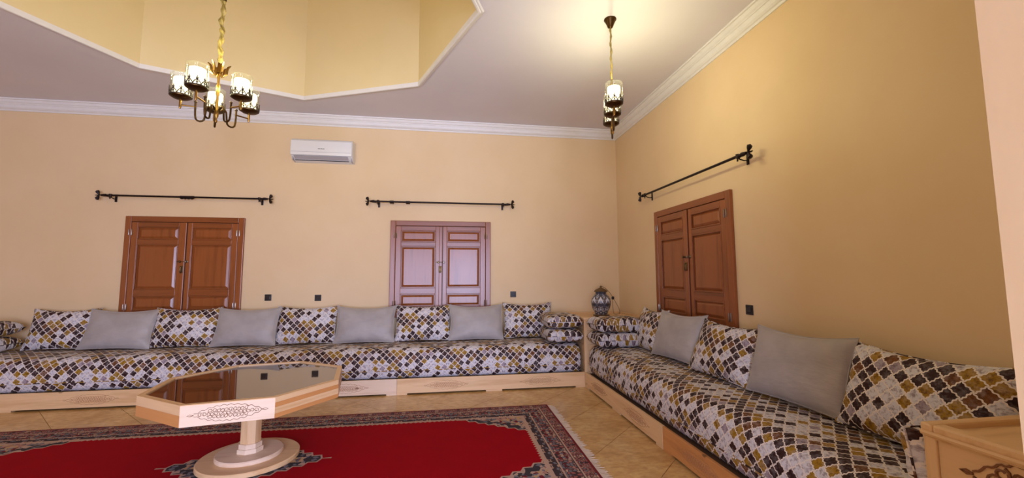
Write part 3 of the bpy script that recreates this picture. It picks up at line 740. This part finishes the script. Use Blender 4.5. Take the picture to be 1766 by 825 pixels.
# ------------------------------------------------------------------ air conditioner
ac = empty('air_conditioner', (-4.30, 0, 3.13), label='white wall-mounted air conditioner near the cornice', cat='air conditioner')
def acprof(x0, x1, prof, name, mat, parent):
    bm = newbm(); A = [bm.verts.new((x0, y, z)) for y, z in prof]; B = [bm.verts.new((x1, y, z)) for y, z in prof]
    bm.faces.new(A); bm.faces.new(B[::-1])
    for i in range(len(prof)): bm.faces.new((A[i], B[i], B[(i + 1) % len(prof)], A[(i + 1) % len(prof)]))
    bmesh.ops.bevel(bm, geom=[e_ for e_ in bm.edges if e_.calc_length() < .6], offset=.004, segments=2, affect='EDGES')
    return obj(name, bm, mat, parent, True)
acprof(-.397, .397, [(0, .148), (-.14, .148), (-.185, .12), (-.19, -.06), (-.15, -.10), (-.08, -.142), (0, -.15)], 'body', 'acwhite', ac)
fp = acprof(-.392, .392, [(-.14, .146), (-.18, .13), (-.203, .105), (-.208, -.045), (-.198, -.085), (-.188, -.085), (-.186, .11)], 'front_panel', 'acwhite', ac)
quick('badge', 'acdark', fp, (-.042, -.012, -.2095, -.206, -.004, .003), (-.008, .012, -.2095, -.206, -.004, .004), (.016, .042, -.2095, -.206, -.004, .003))
quick('groove', 'acgrey', fp, (-.385, .385, -.209, -.205, -.047, -.043))
lv = newbm(); box(lv, (-.01, -.145, -.107), (.70, .005, .062), 0, None)
bmesh.ops.rotate(lv, verts=lv.verts, cent=(0, -.145, -.107), matrix=Matrix.Rotation(math.radians(58), 3, 'X'))
obj('louvre', lv, 'acgrey', ac)
bm = newbm(); box(bm, (-.01, -.10, -.136), (.70, .006, .01)); obj('outlet_slot', bm, 'acdark', ac)
for sx in (-.385, .375):
    quick('end_cap', 'acgrey', ac, (sx, sx + .012, -.15, -.02, -.147, -.10))

# ------------------------------------------------------------------ chandeliers
def make_shade(parent, x, y, z):
    """z = underside of brass dish"""
    sh = empty('lamp_shade'); sh.parent = parent; sh.location = (x, y, z)
    bl = bpy.data.lights.new('bulb_glow', 'POINT'); bl.energy = 9 if z < 2.75 else 13; bl.color = (1, .93, .56); bl.shadow_soft_size = .03
    bo = bpy.data.objects.new('bulb_glow', bl); COL.objects.link(bo); bo.parent = sh; bo.location = (0, 0, .205)
    if 'shade' in PROTO:
        for o in PROTO['shade']: c = o.copy(); COL.objects.link(c); c.parent = sh
        return
    L = []
    bm = newbm(); lathe(bm, [(.0, 0), (.02, 0), (.05, .006), (.066, .016), (.069, .026), (.066, .024), (.0, .02)], 28); L.append(obj('dish', bm, 'brassdark', sh, True))
    bm = newbm(); lathe(bm, [(.066, .02), (.066, .188), (.0675, .19), (.069, .188), (.069, .02)], 32); L.append(obj('glass', bm, 'glass', sh, True))
    bm = newbm(); lathe(bm, [(0, .021), (.05, .021), (.052, .03), (.052, .158), (.049, .162), (.046, .158), (.046, .03)], 28); L.append(obj('frosted_cylinder', bm, 'lamp', sh, True))
    bm = newbm(); N = 9
    for i in range(N):                                 # pierced brass gallery of arches and sprigs
        def q(a, zz, r=.0705): return (r * math.cos(a), r * math.sin(a), zz)
        a0 = 2 * PI * i / N; st = 2 * PI / N
        tube(bm, [q(a0 + st * s, .026 + .036 * math.sin(PI * s)) for s in (0, .15, .3, .5, .7, .85, 1)], .003, 4)
        tube(bm, [q(a0 + st * s, .026 + .026 * math.sin(PI * (s * 2 % 1.0001))) for s in (0, .12, .25, .38, .5, .62, .75, .88, 1)], .0026, 4)
        tube(bm, [q(a0 + st * .5, .026), q(a0 + st * .5, .09)], .0026, 4)
        tube(bm, [q(a0 + st * .5, .045), q(a0 + st * .35, .078)], .0026, 4); tube(bm, [q(a0 + st * .5, .045), q(a0 + st * .65, .078)], .0026, 4)
        tube(bm, [q(a0 + st * .5, .055), q(a0 + st * .5 + .06, .068)], .0026, 4); tube(bm, [q(a0 + st * .5, .055), q(a0 + st * .5 - .06, .068)], .0026, 4)
    lathe(bm, [(.0695, .02), (.0715, .02), (.0715, .028), (.0695, .028)], 28)
    L.append(obj('gallery', bm, 'gallery', sh))
    bm = newbm(); lathe(bm, [(.0672, .186), (.0695, .186), (.0698, .19), (.0685, .193), (.0668, .19)], 32); L.append(obj('glass_rim', bm, 'glass', sh, True))
    PROTO['shade'] = L
def arm(parent, ang, R, z):
    c, s = math.cos(ang), math.sin(ang); P = lambda r, zz: (r * c, r * s, zz)
    bm = newbm()
    pts = [P(.02, z - .055), P(.04, z - .035), P(.055, z - .03), P(.066, z - .045), P(.07, z - .08), P(.074, z - .12)]
    pts += [P(.104 - .03 * math.cos(a), z - .125 - .03 * math.sin(a)) for a in (.5, 1.0, 1.57, 2.1, 2.6)] + [P(.135, z - .11), P(.137, z - .07), P(.137, z - .012)]
    tube(bm, pts, .0068, 8)
    lathe(bm, [(0, 0), (.009, .002), (.011, .008), (.007, .014), (0, .016)], 10, P(.137, z - .012))
    obj('arm', bm, 'brassdark', parent, True)
    bm = newbm()
    tube(bm, [P(.13, z - .045), P(R, z - .045)], .0058, 8)
    lathe(bm, [(0, -.075), (.006, -.072), (.008, -.064), (.0085, -.03), (.008, .0), (.012, .002), (0, .004)], 10, P(R, z))
    obj('side_bar', bm, 'brass', parent, True)
def stem(parent, z, ztop):
    bm = newbm(); lathe(bm, [(0, z - .155), (.006, z - .15), (.010, z - .138), (.006, z - .12), (.014, z - .10), (.016, z - .06), (.010, z - .045), (.0085, z + .0), (.0085, z + .06), (.013, z + .075), (.014, z + .14), (.009, z + .16), (.0085, ztop - .09), (.02, ztop - .085), (.02, ztop - .06), (.012, ztop - .03), (.010, ztop), (0, ztop)], 16)
    obj('stem', bm, 'brass', parent, True)
def crown(parent, zc, n=6, sc=1.0):
    for k in range(n):
        a = 2 * PI * k / n + .3; c, s = math.cos(a), math.sin(a); bm = newbm()
        tube(bm, [(r * sc * c, r * sc * s, zc + zz * sc) for r, zz in ((.014, -.05), (.03, -.062), (.048, -.045), (.05, -.015), (.058, .012), (.075, .028))], [.005, .008, .010, .010, .009, .004], 6)
        obj('crown_leaf', bm, 'brass', parent, True)
# big five-light chandelier under the well
Zs = 2.742
ch = empty('chandelier', (-4.363, -2.60, 0), label='five-light brass chandelier hanging in the octagonal well', cat='chandelier')
stem(ch, Zs, 3.075); crown(ch, 3.035)
for k in range(5):
    a = math.radians(-95 + 72 * k); arm(ch, a, .232, Zs); make_shade(ch, .232 * math.cos(a), .232 * math.sin(a), Zs)
bm = newbm(); N = 90; z0, z1 = 3.07, 3.60; rings = []
for i in range(N + 1):                                   # gathered, twisted silk sleeve over the chain
    f = i / N; z = z0 + (z1 - z0) * f
    ring = [bm.verts.new(((.013 + .005 * math.sin(3 * (q / 16 * 2 * PI) + f * 34) + .004 * math.sin(f * 40)) * math.cos(q / 16 * 2 * PI) + .006 * math.sin(f * 17),
                          (.013 + .005 * math.sin(3 * (q / 16 * 2 * PI) + f * 34) + .004 * math.sin(f * 40)) * math.sin(q / 16 * 2 * PI), z)) for q in range(16)]
    rings.append(ring)
for A, B in zip(rings, rings[1:]):
    for q in range(16): bm.faces.new((A[q], A[(q + 1) % 16], B[(q + 1) % 16], B[q]))
obj('chain_sleeve', bm, 'cord', ch, True)
bm = newbm(); lathe(bm, [(0, 3.585), (.02, 3.59), (.022, 3.60), (.022, 3.66), (.012, 3.68), (.006, 3.70), (.006, 5.2), (.07, 5.22), (.08, 5.29), (0, 5.3)], 16); obj('hanging_rod', bm, 'brassdark', ch, True)
# small in-line three-light chandelier
Z2 = 2.766
c2 = empty('chandelier', (-1.184, -2.73, 0), math.atan2(.945, .328), label='slim three-light brass chandelier hanging near the right wall', cat='chandelier')
bm = newbm(); lathe(bm, [(0, ZC), (.052, ZC), (.054, ZC - .008), (.045, ZC - .02), (.034, ZC - .045), (.022, ZC - .075), (.008, ZC - .085), (0, ZC - .085)], 24); obj('ceiling_rose', bm, 'brassdark', c2, True)
bm = newbm(); tube(bm, [(.003 * math.sin(i * 1.1), .003 * math.cos(i * .9), ZC - .08 - (ZC - .08 - 3.09) * i / 24) for i in range(25)], [.008 + .0022 * math.sin(i * 1.9) for i in range(25)], 8); obj('chain_sleeve', bm, 'cord', c2, True)
stem(c2, Z2, 3.10); crown(c2, 3.045, 5, .45)
for a, R in ((0, .225), (PI, .225)):
    arm(c2, a, R, Z2); make_shade(c2, R * math.cos(a), R * math.sin(a), Z2)
make_shade(c2, 0, 0, Z2)

# ------------------------------------------------------------------ vase
t = NT('painted_ceramic'); v = t.coord('Object'); x, y, z = t.xyz(v)
an = t.math('ARCTAN2', y, x); s = t.math('MULTIPLY', an, 8 / (2 * PI))
fr_ = t.math('ABSOLUTE', t.math('SUBTRACT', t.math('FRACT', s), .5))
vo = t.n('ShaderNodeTexVoronoi'); t.set(vo.inputs['Vector'], t.comb(fr_, t.math('MULTIPLY', z, 7.0), 0)); vo.inputs['Scale'].default_value = 9
fine = t.ramp(t.xyz(vo.outputs['Color'])[0], [(0, srgb(60, 62, 74)), (.4, srgb(96, 98, 112)), (.62, srgb(188, 188, 190)), (.78, srgb(74, 70, 76)), (.9, srgb(140, 110, 84))], 'CONSTANT')
arch = t.math('ADD', t.math('MULTIPLY', fr_, .12), .175)
pal = t.math('MULTIPLY', t.math('LESS_THAN', t.math('ABSOLUTE', t.math('SUBTRACT', z, t.math('SUBTRACT', .245, t.math('MULTIPLY', fr_, .16)))), .022), t.math('LESS_THAN', fr_, .3))
col = t.mix(pal, fine, srgb(214, 214, 216))
edge = t.math('LESS_THAN', t.math('ABSOLUTE', t.math('SUBTRACT', z, t.math('SUBTRACT', .17, t.math('MULTIPLY', fr_, .10)))), .006)
col = t.mix(edge, col, srgb(40, 38, 46))
M['ceramic'] = t.fin(col, .3, 0, .5)
vz = empty('ceramic_vase', (-.46, -.44, .847), label='lidded grey and white patterned ceramic vase on the corner cabinet', cat='vase')
bm = newbm(); lathe(bm, [(0, 0), (.092, 0), (.10, .008), (.10, .018), (.085, .026), (.092, .05), (.118, .10), (.134, .16), (.137, .20), (.128, .24), (.105, .275), (.082, .292), (.074, .30), (.075, .325), (.08, .332), (0, .332)], 40); obj('body', bm, 'ceramic', vz, True)
M['pewter'] = plain('pewter_lid', srgb(110, 88, 62), .4, .6, .2, 40)
bm = newbm(); lathe(bm, [(.0, .330), (.092, .332), (.094, .340), (.085, .352), (.06, .368), (.03, .382), (.012, .39), (.014, .402), (.007, .414), (0, .418)], 32); obj('lid', bm, 'pewter', vz, True)
bm = newbm(); lathe(bm, [(.098, .0), (.112, .0), (.114, .012), (.102, .02)], 32); obj('foot_ring', bm, 'pewter', vz, True)
bm = newbm(); tube(bm, [(.0, -.01, .41), (.05, -.02, .39), (.12, -.03, .32), (.165, -.03, .25), (.20, -.03, .19), (.24, -.03, .12), (.262, -.03, .06), (.255, -.04, .028), (.19, -.08, .024), (.15, -.09, .028), (.15, -.05, .12), (.158, -.035, .22)], .0028, 5); obj('cord', bm, 'black', vz, True)
bm = newbm(); box(bm, (.163, -.032, .245), (.036, .03, .045), .01); obj('cord_switch', bm, 'black', vz, True)
